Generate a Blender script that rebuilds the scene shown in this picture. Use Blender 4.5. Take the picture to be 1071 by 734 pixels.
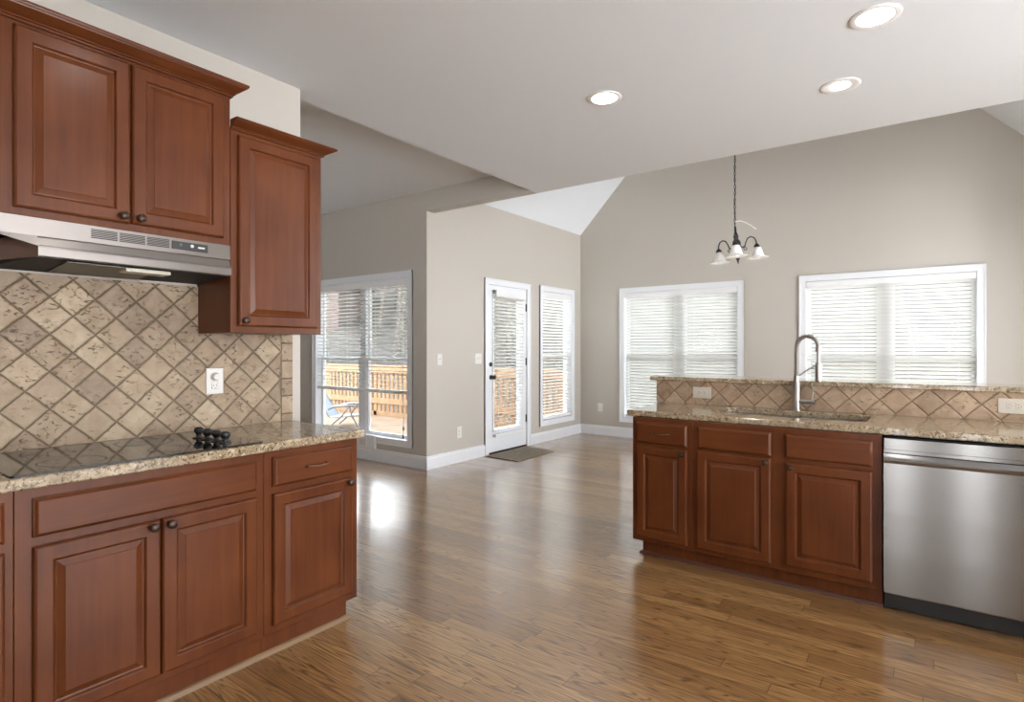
import bpy, bmesh, math, random
from mathutils import Vector, Matrix
PI = math.pi
S = bpy.context.scene
COL = S.collection
for o in list(bpy.data.objects):
    bpy.data.objects.remove(o)

# ------------------------------------------------------------------ camera, sky, light, exposure
TH, CAMH = 0.6332, 1.3157
cd = bpy.data.cameras.new('camera'); cam = bpy.data.objects.new('camera', cd); COL.objects.link(cam)
cam.location = (0, 0, CAMH); cam.rotation_euler = (PI / 2, 0, TH)
cd.sensor_width = 36; cd.lens = 596.6 / 1071 * 36; cd.shift_y = -3.15 / 1071
cd.clip_start = 0.05; cd.clip_end = 300
S.camera = cam

SKY = 12.0
w = bpy.data.worlds.new('sky'); S.world = w; w.use_nodes = True
wn = w.node_tree.nodes; wl = w.node_tree.links
bg = wn['Background']; bg.inputs['Strength'].default_value = SKY
_tc = wn.new('ShaderNodeTexCoord'); _sx = wn.new('ShaderNodeSeparateXYZ'); _rp = wn.new('ShaderNodeValToRGB')
wl.new(_tc.outputs['Generated'], _sx.inputs[0]); wl.new(_sx.outputs['Z'], _rp.inputs[0]); wl.new(_rp.outputs[0], bg.inputs['Color'])
_e = _rp.color_ramp.elements   # glow added below the horizon to lift the ceilings, hazy winter sky above
_e[0].position = 0.0; _e[0].color = (0.95, 0.97, 1.0, 1); _e[1].position = 1.0; _e[1].color = (0.42, 0.46, 0.52, 1)
_k = _e.new(0.5); _k.color = (0.95, 0.97, 1.0, 1); _k = _e.new(0.53); _k.color = (0.50, 0.515, 0.53, 1)
_ad = wn.new('ShaderNodeMath'); _ad.operation = 'MULTIPLY_ADD'; _ad.inputs[1].default_value = 0.5; _ad.inputs[2].default_value = 0.5
wl.new(_sx.outputs['Z'], _ad.inputs[0]); wl.new(_ad.outputs[0], _rp.inputs[0])

sd = bpy.data.lights.new('sun', 'SUN'); sd.energy = 2.5; sd.angle = 0.02; sd.color = (1, 0.93, 0.82)
sun = bpy.data.objects.new('sun', sd); COL.objects.link(sun)
sun.rotation_euler = Vector((0.0, 0.72, -0.66)).to_track_quat('-Z', 'Y').to_euler()

vs = S.view_settings
S.display_settings.display_device = 'sRGB'
vs.view_transform = 'Standard'; vs.look = 'None'; vs.gamma = 1; vs.use_curve_mapping = False
vs.exposure = 0.70
cy = S.cycles
cy.max_bounces = 14; cy.diffuse_bounces = 8; cy.glossy_bounces = 5; cy.transmission_bounces = 10; cy.transparent_max_bounces = 24
cy.sample_clamp_indirect = 6; cy.caustics_reflective = False; cy.caustics_refractive = False
cy.use_denoising = True

# ------------------------------------------------------------------ materials
def mat(name):
    m = bpy.data.materials.new(name); m.use_nodes = True
    return m, m.node_tree.nodes, m.node_tree.links, m.node_tree.nodes['Principled BSDF']
def plain(name, col, rough=0.5, metal=0.0, coat=0.0, emit=None, es=0.0, spec=0.5):
    m, n, l, b = mat(name)
    b.inputs['Base Color'].default_value = (*col, 1); b.inputs['Roughness'].default_value = rough
    b.inputs['Metallic'].default_value = metal; b.inputs['Coat Weight'].default_value = coat
    b.inputs['Coat Roughness'].default_value = 0.12; b.inputs['Specular IOR Level'].default_value = spec
    if emit: b.inputs['Emission Color'].default_value = (*emit, 1); b.inputs['Emission Strength'].default_value = es
    return m
class NT:
    """small node-graph helper"""
    def __init__(s, n, l): s.n, s.l = n, l
    def new(s, t, **k):
        x = s.n.new(t)
        for a, v in k.items(): setattr(x, a, v)
        return x
    def put(s, inp, v):
        if hasattr(v, 'links') or hasattr(v, 'is_linked'): s.l.new(v, inp)
        else: inp.default_value = v
    def math(s, op, a, b=None, c=None):
        x = s.new('ShaderNodeMath', operation=op)
        for i, v in enumerate((a, b, c)):
            if v is not None: s.put(x.inputs[i], v)
        return x.outputs[0]
    def pos(s):
        g = s.new('ShaderNodeNewGeometry'); sp = s.new('ShaderNodeSeparateXYZ'); s.l.new(g.outputs['Position'], sp.inputs[0])
        return g.outputs['Position'], sp.outputs[0], sp.outputs[1], sp.outputs[2]
    def xyz(s, x, y, z):
        c = s.new('ShaderNodeCombineXYZ')
        for i, v in enumerate((x, y, z)): s.put(c.inputs[i], v)
        return c.outputs[0]
    def noise(s, vec, scale, detail=3, rough=0.5, dist=0.0, col=False):
        x = s.new('ShaderNodeTexNoise'); s.put(x.inputs['Vector'], vec); x.inputs['Scale'].default_value = scale
        x.inputs['Detail'].default_value = detail; x.inputs['Roughness'].default_value = rough; x.inputs['Distortion'].default_value = dist
        return x.outputs['Color' if col else 'Fac']
    def white(s, vec):
        x = s.new('ShaderNodeTexWhiteNoise', noise_dimensions='3D'); s.put(x.inputs['Vector'], vec); return x.outputs['Value']
    def ramp(s, fac, stops, interp='LINEAR'):
        r = s.new('ShaderNodeValToRGB'); r.color_ramp.interpolation = interp
        e = r.color_ramp.elements
        while len(e) < len(stops): e.new(0.5)
        for i, (p, c) in enumerate(stops):
            e[i].position = p; e[i].color = (*c, 1) if isinstance(c, tuple) else (c, c, c, 1)
        s.put(r.inputs[0], fac); return r.outputs[0]
    def mix(s, f, a, b, blend='MIX'):
        m = s.new('ShaderNodeMix', data_type='RGBA', blend_type=blend)
        s.put(m.inputs[0], f)
        for i, v in ((6, a), (7, b)):
            if isinstance(v, tuple): m.inputs[i].default_value = (*v, 1)
            else: s.l.new(v, m.inputs[i])
        return m.outputs[2]
    def bump(s, h, strength, dist=0.01):
        b = s.new('ShaderNodeBump'); b.inputs['Strength'].default_value = strength; b.inputs['Distance'].default_value = dist
        s.put(b.inputs['Height'], h); return b.outputs[0]

def paint(name, col, rough=0.6, bump=0.04):
    m, n, l, b = mat(name); t = NT(n, l)
    p, x, y, z = t.pos()
    b.inputs['Base Color'].default_value = (*col, 1); b.inputs['Roughness'].default_value = rough
    l.new(t.bump(t.noise(p, 160, 2), bump, 0.003), b.inputs['Normal'])
    return m
def wood(name, dark, light, axis, rough=0.3):
    m, n, l, b = mat(name); t = NT(n, l)
    p, x, y, z = t.pos()
    k = {'z': (38, 38, 2.2), 'y': (38, 2.2, 38), 'x': (2.2, 38, 38)}[axis]
    v = t.xyz(t.math('MULTIPLY', x, k[0]), t.math('MULTIPLY', y, k[1]), t.math('MULTIPLY', z, k[2]))
    g = t.noise(v, 1.0, 4, 0.6); big = t.noise(p, 3.5, 2)
    f = t.math('ADD', t.math('MULTIPLY', g, 0.45), t.math('MULTIPLY', big, 0.55))
    l.new(t.ramp(f, [(0.32, dark), (0.68, light)]), b.inputs['Base Color'])
    b.inputs['Roughness'].default_value = rough; b.inputs['Specular IOR Level'].default_value = 0.22; b.inputs['Coat Weight'].default_value = 0.08; b.inputs['Coat Roughness'].default_value = 0.2
    l.new(t.bump(g, 0.03, 0.002), b.inputs['Normal'])
    return m
def granite(name, tint=1.0):
    m, n, l, b = mat(name); t = NT(n, l)
    p, x, y, z = t.pos()
    base = t.ramp(t.noise(p, 26, 4, 0.65), [(0.28, (0.20, 0.145, 0.085)), (0.48, (0.36, 0.275, 0.175)), (0.70, (0.50, 0.41, 0.285))])
    c = t.mix(t.ramp(t.noise(p, 70, 3, 0.6, 0.8), [(0.53, 0.0), (0.60, 0.85)]), base, (0.13, 0.085, 0.05))
    c = t.mix(t.ramp(t.noise(p, 48, 3, 0.55, 0.4), [(0.34, 0.8), (0.41, 0.0)]), c, (0.62, 0.55, 0.43))
    c = t.mix(t.ramp(t.noise(p, 105, 3, 0.6, 0.5), [(0.60, 0.0), (0.65, 1.0)]), c, (0.035, 0.027, 0.022))
    l.new(c, b.inputs['Base Color']); b.inputs['Roughness'].default_value = 0.10
    b.inputs['Specular IOR Level'].default_value = 0.6
    return m
def travertine(name, axis, a0, z0, da, dz, pal, pits=1.0, border=None, grout=(0.135, 0.10, 0.062)):
    """diamond-laid stone tiles; lattice vertex at (a0,z0), diagonals da,dz"""
    m, n, l, b = mat(name); t = NT(n, l)
    p, x, y, z = t.pos(); a = {'x': x, 'y': y}[axis]
    A = t.math('DIVIDE', t.math('SUBTRACT', a, a0), da); Z = t.math('DIVIDE', t.math('SUBTRACT', z, z0), dz)
    u = t.math('ADD', A, Z); v = t.math('SUBTRACT', A, Z)
    # wobble of hand-cut edges
    wob = t.math('MULTIPLY', t.math('SUBTRACT', t.noise(p, 45, 2), 0.5), 0.045)
    uw = t.math('ADD', u, wob); vw = t.math('ADD', v, wob)
    def edge(q):
        f = t.math('FRACT', q); return t.math('MINIMUM', f, t.math('SUBTRACT', 1.0, f))
    d = t.math('MINIMUM', edge(uw), edge(vw)); idx = t.xyz(t.math('FLOOR', uw), t.math('FLOOR', vw), 3.0)
    if border:
        bz = t.math('DIVIDE', t.math('ADD', z, 0.03), 0.098)
        inb = t.math('GREATER_THAN', a, border)
        d2 = t.math('MINIMUM', edge(bz), t.math('MULTIPLY', t.math('ABSOLUTE', t.math('SUBTRACT', a, border)), 9.0))
        mx = t.new('ShaderNodeMix', data_type='FLOAT'); t.put(mx.inputs[0], inb); t.put(mx.inputs[2], t.math('MINIMUM', d, t.math('MULTIPLY', t.math('ABSOLUTE', t.math('SUBTRACT', a, border)), 9.0))); t.put(mx.inputs[3], d2)
        d = mx.outputs[0]
        mv = t.new('ShaderNodeMix', data_type='VECTOR'); t.put(mv.inputs[0], inb); t.put(mv.inputs[4], idx); t.put(mv.inputs[5], t.xyz(77.0, t.math('FLOOR', bz), 5.0))
        idx = mv.outputs[1]
    r = t.white(idx)
    c = t.ramp(r, pal)
    cl = t.noise(p, 18, 4, 0.6, 0.5)
    c = t.mix(0.40, c, t.ramp(cl, [(0.3, (0.22, 0.155, 0.10)), (0.7, (0.55, 0.45, 0.33))]))
    off = t.new('ShaderNodeVectorMath', operation='ADD'); l.new(p, off.inputs[0]); mulr = t.new('ShaderNodeVectorMath', operation='SCALE'); l.new(t.xyz(r, r, r), mulr.inputs[0]); mulr.inputs['Scale'].default_value = 9.0; l.new(mulr.outputs[0], off.inputs[1])
    sq = t.new('ShaderNodeVectorMath', operation='MULTIPLY'); l.new(off.outputs[0], sq.inputs[0]); sq.inputs[1].default_value = (0.8, 0.8, 1.7)
    pn = t.noise(sq.outputs[0], 52, 3, 0.55, 0.8)
    few = t.noise(off.outputs[0], 9, 1)
    pm = t.math('MULTIPLY', t.ramp(pn, [(0.59, 0.0), (0.64, 1.0)]), t.ramp(few, [(0.40, 0.0), (0.55, 1.0)]))
    pm = t.math('MULTIPLY', pm, pits)
    c = t.mix(pm, c, (0.10, 0.065, 0.038))
    gm = t.ramp(d, [(0.016, 1.0), (0.034, 0.0)])
    c = t.mix(gm, c, grout)
    l.new(c, b.inputs['Base Color']); b.inputs['Roughness'].default_value = 0.55
    h = t.math('SUBTRACT', t.ramp(d, [(0.0, 0.0), (0.06, 1.0)]), t.math('MULTIPLY', pm, 0.5))
    l.new(t.bump(h, 0.8, 0.005), b.inputs['Normal'])
    return m
def floor_mat():
    m, n, l, b = mat('oak_planks'); t = NT(n, l)
    p, x, y, z = t.pos(); W = 0.083
    row = t.math('FLOOR', t.math('DIVIDE', y, W)); fy = t.math('FRACT', t.math('DIVIDE', y, W))
    off = t.math('MULTIPLY', t.white(t.xyz(row, 1.0, 2.0)), 1.7)
    xx = t.math('DIVIDE', t.math('ADD', x, off), 1.15); bx = t.math('FLOOR', xx); fx = t.math('FRACT', xx)
    idr = t.white(t.xyz(row, bx, 7.0)); idr2 = t.white(t.xyz(bx, row, 11.0))
    gv = t.xyz(t.math('ADD', t.math('MULTIPLY', x, 1.0), t.math('MULTIPLY', idr, 31.0)), t.math('ADD', t.math('MULTIPLY', y, 15.0), t.math('MULTIPLY', idr2, 17.0)), 0.0)
    field = t.noise(gv, 0.9, 2, 0.45, 0.35)
    ring = t.math('SINE', t.math('MULTIPLY', field, 120.0))
    ring = t.ramp(t.math('ADD', t.math('MULTIPLY', ring, 0.5), 0.5), [(0.0, 1.0), (0.20, 0.3), (0.45, 0.0)])
    fine = t.noise(t.xyz(t.math('MULTIPLY', x, 6.0), t.math('MULTIPLY', y, 150.0), idr), 1.0, 3, 0.6)
    c = t.ramp(idr, [(0.0, (0.26, 0.130, 0.044)), (0.4, (0.355, 0.188, 0.067)), (0.75, (0.44, 0.245, 0.092)), (1.0, (0.52, 0.305, 0.120))])
    c = t.mix(t.math('MULTIPLY', ring, 0.74), c, (0.085, 0.042, 0.018))
    c = t.mix(t.ramp(fine, [(0.40, 0.42), (0.62, 0.0)]), c, (0.12, 0.058, 0.023))
    ey = t.math('MINIMUM', fy, t.math('SUBTRACT', 1.0, fy)); ex = t.math('MULTIPLY', t.math('MINIMUM', fx, t.math('SUBTRACT', 1.0, fx)), 14.0)
    seam = t.ramp(t.math('MINIMUM', ey, ex), [(0.010, 1.0), (0.025, 0.0)])
    c = t.mix(t.math('MULTIPLY', seam, 0.7), c, (0.05, 0.025, 0.011))
    l.new(c, b.inputs['Base Color'])
    b.inputs['Roughness'].default_value = 0.30
    b.inputs['Coat Weight'].default_value = 1.0; b.inputs['Coat Roughness'].default_value = 0.13; b.inputs['Coat IOR'].default_value = 1.8
    wav = t.noise(t.xyz(t.math('MULTIPLY', x, 2.0), t.math('MULTIPLY', y, 7.0), 0.0), 1.6, 2)
    h = t.math('ADD', t.math('MULTIPLY', wav, 1.0), t.math('ADD', t.math('MULTIPLY', seam, -0.25), t.math('MULTIPLY', ring, -0.08)))
    nb = t.bump(h, 0.10, 0.01)
    l.new(nb, b.inputs['Normal']); l.new(nb, b.inputs['Coat Normal'])
    return m
def steel(name, col, rough, axis):
    m, n, l, b = mat(name); t = NT(n, l)
    p, x, y, z = t.pos()
    k = {'x': (6, 900, 900), 'y': (900, 6, 900), 'z': (900, 900, 6)}[axis]
    g = t.noise(t.xyz(t.math('MULTIPLY', x, k[0]), t.math('MULTIPLY', y, k[1]), t.math('MULTIPLY', z, k[2])), 1.0, 2)
    b.inputs['Base Color'].default_value = (*col, 1); b.inputs['Metallic'].default_value = 1
    l.new(t.ramp(g, [(0.2, rough - 0.03), (0.8, rough + 0.04)]), b.inputs['Roughness'])
    b.inputs['Anisotropic'].default_value = 0.8; l.new(t.xyz(0.0, 0.0, 1.0), b.inputs['Tangent'])
    return m
def glass():
    m = bpy.data.materials.new('window_glass'); m.use_nodes = True; n, l = m.node_tree.nodes, m.node_tree.links
    n.remove(n['Principled BSDF']); out = n['Material Output']
    tr = n.new('ShaderNodeBsdfTransparent'); tr.inputs[0].default_value = (0.96, 0.97, 0.97, 1)
    gl = n.new('ShaderNodeBsdfGlossy'); gl.inputs['Roughness'].default_value = 0.02
    fr = n.new('ShaderNodeFresnel'); fr.inputs[0].default_value = 1.35
    mx = n.new('ShaderNodeMixShader'); ge = n.new('ShaderNodeNewGeometry'); iv = n.new('ShaderNodeMath'); iv.operation = 'SUBTRACT'; iv.inputs[0].default_value = 1; l.new(ge.outputs['Backfacing'], iv.inputs[1])
    mu = n.new('ShaderNodeMath'); mu.operation = 'MULTIPLY'; l.new(fr.outputs[0], mu.inputs[0]); l.new(iv.outputs[0], mu.inputs[1]); l.new(mu.outputs[0], mx.inputs[0]); l.new(tr.outputs[0], mx.inputs[1]); l.new(gl.outputs[0], mx.inputs[2]); l.new(mx.outputs[0], out.inputs[0])
    return m
def thin(name, col, tcol, f, rough=0.5):
    m = bpy.data.materials.new(name); m.use_nodes = True; n, l = m.node_tree.nodes, m.node_tree.links
    b = n['Principled BSDF']; b.inputs['Base Color'].default_value = (*col, 1); b.inputs['Roughness'].default_value = rough
    tr = n.new('ShaderNodeBsdfTranslucent'); tr.inputs[0].default_value = (*tcol, 1)
    mx = n.new('ShaderNodeMixShader'); mx.inputs[0].default_value = f
    l.new(b.outputs[0], mx.inputs[1]); l.new(tr.outputs[0], mx.inputs[2]); l.new(mx.outputs[0], n['Material Output'].inputs[0])
    return m
def noisy(name, c0, c1, scale, rough=0.8, bump=0.0, lo=0.35, hi=0.65):
    m, n, l, b = mat(name); t = NT(n, l); p, x, y, z = t.pos()
    f = t.noise(p, scale, 4, 0.6)
    l.new(t.ramp(f, [(lo, c0), (hi, c1)]), b.inputs['Base Color']); b.inputs['Roughness'].default_value = rough
    if bump: l.new(t.bump(f, bump, 0.01), b.inputs['Normal'])
    return m

PAINT = (0.515, 0.482, 0.432)
M = dict(
    wall=paint('beige_wall_paint', PAINT), ceil=paint('white_ceiling_paint', (0.765, 0.80, 0.835), 0.7, 0.05),
    trim=plain('white_trim_paint', (0.78, 0.80, 0.83), 0.35), floor=floor_mat(),
    cherry=wood('cherry_upright', (0.080, 0.0205, 0.0062), (0.145, 0.0425, 0.0122), 'z'),
    cherry_y=wood('cherry_lengthwise', (0.080, 0.0205, 0.0062), (0.145, 0.0425, 0.0122), 'y'),
    cherry_x=wood('cherry_crosswise', (0.080, 0.0205, 0.0062), (0.145, 0.0425, 0.0122), 'x'),
    carcass=plain('cabinet_side_dark', (0.055, 0.022, 0.018), 0.5),
    granite=granite('speckled_granite'),
    tile=travertine('travertine_diamonds', 'y', 0.838, 1.448, 0.158, 0.1527, [(0.0, (0.155, 0.098, 0.056)), (0.35, (0.255, 0.172, 0.103)), (0.7, (0.35, 0.252, 0.155)), (1.0, (0.46, 0.36, 0.24))], border=1.788),
    tile2=travertine('island_tile_diamonds', 'x', -0.811, 0.92, 0.16, 0.16, [(0.0, (0.33, 0.21, 0.13)), (0.5, (0.47, 0.31, 0.20)), (1.0, (0.58, 0.42, 0.28))], pits=0.6, grout=(0.24, 0.16, 0.10)),
    black_glass=plain('black_ceramic_glass', (0.012, 0.012, 0.013), 0.06, spec=0.8), black=plain('black_plastic', (0.012, 0.012, 0.013), 0.35),
    dark=plain('matte_dark', (0.015, 0.015, 0.016), 0.7), ring=plain('printed_ring_grey', (0.10, 0.10, 0.10), 0.3),
    steel=steel('brushed_steel_y', (0.25, 0.225, 0.21), 0.36, 'y'), steelx=steel('brushed_steel_x', (0.25, 0.245, 0.238), 0.20, 'x'),
    nickel=plain('brushed_nickel', (0.40, 0.375, 0.345), 0.34, 1.0), sink=plain('satin_sink_steel', (0.60, 0.60, 0.60), 0.3, 1.0),
    bronze=plain('oil_rubbed_bronze', (0.055, 0.035, 0.025), 0.35, 0.7), pull=plain('aged_copper_pull', (0.22, 0.12, 0.08), 0.35, 0.8),
    blackmetal=plain('blackened_hardware', (0.035, 0.035, 0.04), 0.4, 0.6),
    plate=plain('white_switch_plastic', (0.70, 0.69, 0.665), 0.4), almond=plain('almond_plastic', (0.60, 0.55, 0.47), 0.4), slot=plain('socket_slot', (0.05, 0.045, 0.04), 0.5),
    vinyl=plain('white_vinyl', (0.80, 0.81, 0.82), 0.4), glass=glass(),
    slat=thin('white_blind_slat', (0.82, 0.82, 0.80), (0.82, 0.82, 0.79), 0.34), rail=plain('blind_rail_white', (0.80, 0.81, 0.82), 0.45), cord=plain('blind_cord', (0.75, 0.73, 0.66), 0.8),
    frost=plain('frosted_shade', (0.86, 0.85, 0.82), 0.4, emit=(1, 0.96, 0.9), es=0.06), bulb=plain('lamp_lens', (0.9, 0.9, 0.9), 0.5, emit=(1, 0.98, 0.95), es=40.0), bulbd=plain('deep_lamp_lens', (0.9, 0.9, 0.9), 0.5, emit=(1, 0.98, 0.95), es=14.0),
    bulb2=plain('hanging_bulb', (0.9, 0.9, 0.9), 0.4), canrim=plain('white_light_trim', (0.85, 0.85, 0.85), 0.5),
    qround=plain('pine_quarter_round', (0.25, 0.155, 0.085), 0.5), qdark=plain('dark_quarter_round', (0.085, 0.03, 0.018), 0.45),
    mat=noisy('woven_mat', (0.12, 0.095, 0.07), (0.34, 0.29, 0.225), 70, 0.95, 0.5), filter=noisy('hood_filter_mesh', (0.10, 0.10, 0.085), (0.20, 0.19, 0.165), 300, 0.5), lens=plain('hood_lamp_lens', (0.55, 0.52, 0.43), 0.3),
    deckwood=noisy('pale_deck_lumber', (0.16, 0.088, 0.039), (0.23, 0.135, 0.064), 6, 0.75), deckfloor=noisy('deck_boards', (0.115, 0.072, 0.040), (0.175, 0.117, 0.069), 5, 0.8),
    bark=noisy('grey_bark', (0.035, 0.031, 0.026), (0.14, 0.127, 0.11), 9, 0.95), ground=noisy('leaf_litter', (0.016, 0.0135, 0.0105), (0.048, 0.041, 0.033), 1.2, 1.0),
    roof=noisy('roof_shingles', (0.06, 0.055, 0.055), (0.11, 0.10, 0.10), 20, 0.9), chairmetal=plain('lawn_chair_tube', (0.10, 0.105, 0.115), 0.35, 0.3), chairfab=plain('lawn_chair_webbing', (0.13, 0.15, 0.175), 0.7),
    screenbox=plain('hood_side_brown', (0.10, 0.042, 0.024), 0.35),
)
def brick_mat():
    m, n, l, b = mat('red_brick'); t = NT(n, l); p, x, y, z = t.pos()
    br = t.new('ShaderNodeTexBrick'); t.put(br.inputs['Vector'], t.xyz(t.math('ADD', x, y), z, 0.0)); br.inputs['Scale'].default_value = 1.0
    br.inputs['Brick Width'].default_value = 0.22; br.inputs['Row Height'].default_value = 0.075; br.inputs['Mortar Size'].default_value = 0.008
    br.inputs['Color1'].default_value = (0.075, 0.047, 0.04, 1); br.inputs['Color2'].default_value = (0.105, 0.072, 0.062, 1); br.inputs['Mortar'].default_value = (0.12, 0.112, 0.105, 1)
    l.new(br.outputs[0], b.inputs['Base Color']); b.inputs['Roughness'].default_value = 0.9
    return m
M['brick'] = brick_mat()

# ------------------------------------------------------------------ mesh helpers
class MB:
    def __init__(s): s.bm = bmesh.new()
    def box(s, x0, x1, y0, y1, z0, z1):
        x0, x1 = sorted((x0, x1)); y0, y1 = sorted((y0, y1)); z0, z1 = sorted((z0, z1))
        v = [s.bm.verts.new(c) for c in ((x0, y0, z0), (x1, y0, z0), (x1, y1, z0), (x0, y1, z0), (x0, y0, z1), (x1, y0, z1), (x1, y1, z1), (x0, y1, z1))]
        for f in ((3, 2, 1, 0), (4, 5, 6, 7), (0, 1, 5, 4), (1, 2, 6, 5), (2, 3, 7, 6), (3, 0, 4, 7)): s.bm.faces.new([v[i] for i in f])
        return s
    def obox(s, c, ux, uy, uz):
        """oriented box: centre c and three half-extent vectors"""
        c, ux, uy, uz = map(Vector, (c, ux, uy, uz))
        v = [s.bm.verts.new(c + a * ux + b * uy + d * uz) for d in (-1, 1) for a, b in ((-1, -1), (1, -1), (1, 1), (-1, 1))]
        for f in ((3, 2, 1, 0), (4, 5, 6, 7), (0, 1, 5, 4), (1, 2, 6, 5), (2, 3, 7, 6), (3, 0, 4, 7)): s.bm.faces.new([v[i] for i in f])
        return s
    def poly(s, pts): s.bm.faces.new([s.bm.verts.new(p) for p in pts]); return s
    def prism(s, pts, vec):
        vec = Vector(vec); a = [s.bm.verts.new(p) for p in pts]; b = [s.bm.verts.new(Vector(p) + vec) for p in pts]
        s.bm.faces.new(a[::-1]); s.bm.faces.new(b); k = len(pts)
        for i in range(k): s.bm.faces.new((a[i], a[(i + 1) % k], b[(i + 1) % k], b[i]))
        return s
    def loft(s, rings, cap0=True, cap1=True, closed=True):
        vr = [[s.bm.verts.new(p) for p in r] for r in rings]; k = len(rings[0])
        for a, b in zip(vr, vr[1:]):
            for i in range(k if closed else k - 1): s.bm.faces.new((a[i], a[(i + 1) % k], b[(i + 1) % k], b[i]))
        if cap0: s.bm.faces.new(vr[0][::-1])
        if cap1: s.bm.faces.new(vr[-1])
        return s
    def tube(s, pts, r, n=10):
        pts = [Vector(p) for p in pts]; rs = r if isinstance(r, (list, tuple)) else [r] * len(pts)
        d0 = (pts[1] - pts[0]).normalized(); up = Vector((0, 0, 1)) if abs(d0.z) < 0.9 else Vector((1, 0, 0))
        u = d0.cross(up).normalized(); rings = []
        for i, p in enumerate(pts):
            d = (pts[min(i + 1, len(pts) - 1)] - pts[max(i - 1, 0)]).normalized()
            u = (u - d * u.dot(d)).normalized(); v = d.cross(u)
            rings.append([p + rs[i] * (math.cos(2 * PI * k / n) * u + math.sin(2 * PI * k / n) * v) for k in range(n)])
        return s.loft(rings)
    def lathe(s, prof, c, ax=(0, 0, 1), n=20, cap=True):
        """prof: (radius, height along ax)"""
        c, ax = Vector(c), Vector(ax).normalized(); up = Vector((1, 0, 0)) if abs(ax.x) < 0.9 else Vector((0, 1, 0))
        u = ax.cross(up).normalized(); v = ax.cross(u)
        return s.loft([[c + ax * h + max(r, 1e-4) * (math.cos(2 * PI * k / n) * u + math.sin(2 * PI * k / n) * v) for k in range(n)] for r, h in prof], cap, cap)
    def plate(s, outer, holes, z0, z1):
        bm = s.bm; es = []; loops = []
        for lp in [outer] + holes:
            vs_ = [bm.verts.new((x, y, z1)) for x, y in lp]; loops.append(vs_)
            es += [bm.edges.new((vs_[i], vs_[(i + 1) % len(vs_)])) for i in range(len(vs_))]
        top = [f for f in bmesh.ops.triangle_fill(bm, use_beauty=True, use_dissolve=False, edges=es)['geom'] if isinstance(f, bmesh.types.BMFace)]
        low = {}
        for lp in loops:
            for v in lp: low[v] = bm.verts.new((v.co.x, v.co.y, z0))
        for f in top: bm.faces.new([low[v] for v in reversed(f.verts)])
        for lp in loops:
            for i in range(len(lp)):
                a, b = lp[i], lp[(i + 1) % len(lp)]; bm.faces.new((a, b, low[b], low[a]))
        return s
    def build(s, name, m, parent=None, smooth=False, bevel=0.0, seg=2, loc=None):
        off = parent and getattr_loc(parent)
        bmesh.ops.recalc_face_normals(s.bm, faces=s.bm.faces)
        if off: bmesh.ops.translate(s.bm, vec=-Vector(off), verts=s.bm.verts)
        if loc is not None: bmesh.ops.translate(s.bm, vec=-Vector(loc), verts=s.bm.verts)
        me = bpy.data.meshes.new(name); s.bm.to_mesh(me); s.bm.free()
        o = bpy.data.objects.new(name, me); COL.objects.link(o)
        if isinstance(m, str): m = M[m]
        me.materials.append(m)
        if smooth:
            for p in me.polygons: p.use_smooth = True
            md = o.modifiers.new('edge', 'EDGE_SPLIT'); md.split_angle = math.radians(35)
        if bevel:
            md = o.modifiers.new('bevel', 'BEVEL'); md.width = bevel; md.segments = seg; md.limit_method = 'ANGLE'; md.angle_limit = math.radians(40)
        if parent: o.parent = parent
        if loc is not None: o.location = loc
        return o
def getattr_loc(o):
    l = Vector((0, 0, 0))
    while o: l += o.location; o = o.parent
    return l
def tag(o, label=None, cat=None, group=None, kind=None):
    if label: o['label'] = label
    if cat: o['category'] = cat
    if group: o['group'] = group
    if kind: o['kind'] = kind
    return o
def thing(name, label, cat, loc, group=None):
    o = bpy.data.objects.new(name, None); COL.objects.link(o); o.location = loc; o.empty_display_size = 0.1
    return tag(o, label, cat, group)
def structure(name, parts_loc=(0, 0, 0)):
    o = bpy.data.objects.new(name, None); COL.objects.link(o); o.location = parts_loc; o['kind'] = 'structure'; return o
def copy_tree(o, parent=None):
    c = o.copy(); COL.objects.link(c)
    if parent: c.parent = parent
    for ch in list(o.children): copy_tree(ch, c)
    return c
def rrect(x0, x1, y0, y1, r, n=5):
    p = []
    for cx, cy_, a in ((x1 - r, y1 - r, 0), (x0 + r, y1 - r, 90), (x0 + r, y0 + r, 180), (x1 - r, y0 + r, 270)):
        for k in range(n + 1):
            t = math.radians(a + 90 * k / n); p.append((cx + r * math.cos(t), cy_ + r * math.sin(t)))
    return p

# ------------------------------------------------------------------ key planes of the place
XW, XS, XD = -2.906, -3.034, -4.386          # cooktop wall face, its back, deck-door wall
YW, YA, YB, YF = 1.913, 4.42, 4.54, 7.775    # wall end, nook window wall, back of header, far wall
ZC, ZN, ZV = 2.7945, 3.0127, 3.066           # kitchen ceiling, nook ceiling, vault spring line
APX, APZ, XR = -1.61, 5.95, 1.165            # ridge and right wall of the dining room
XK, YK, XN, YN = 3.8, -3.0, -8.4, -3.0       # kitchen right/back walls, nook far wall
XB, XC, XU = -2.277, -2.253, -2.588          # base cabinet front, counter edge, wall cabinet front
YI, YIB, YS = 3.438, 3.412, 4.119            # island counter edge, cabinet front, splash face

def wall(name, axis, c0, c1, a0, a1, z0, z1, holes=(), m='wall'):
    b = MB()
    def bx(p0, p1, q0, q1):
        if p1 - p0 < 1e-4 or q1 - q0 < 1e-4: return
        if axis == 'x': b.box(p0, p1, c0, c1, q0, q1)
        else: b.box(c0, c1, p0, p1, q0, q1)
    cur = a0
    for h0, h1, k0, k1 in sorted(holes):
        bx(cur, h0, z0, z1); bx(h0, h1, z0, k0); bx(h0, h1, k1, z1); cur = h1
    bx(cur, a1, z0, z1)
    return tag(b.build(name, m), kind='structure')

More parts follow.
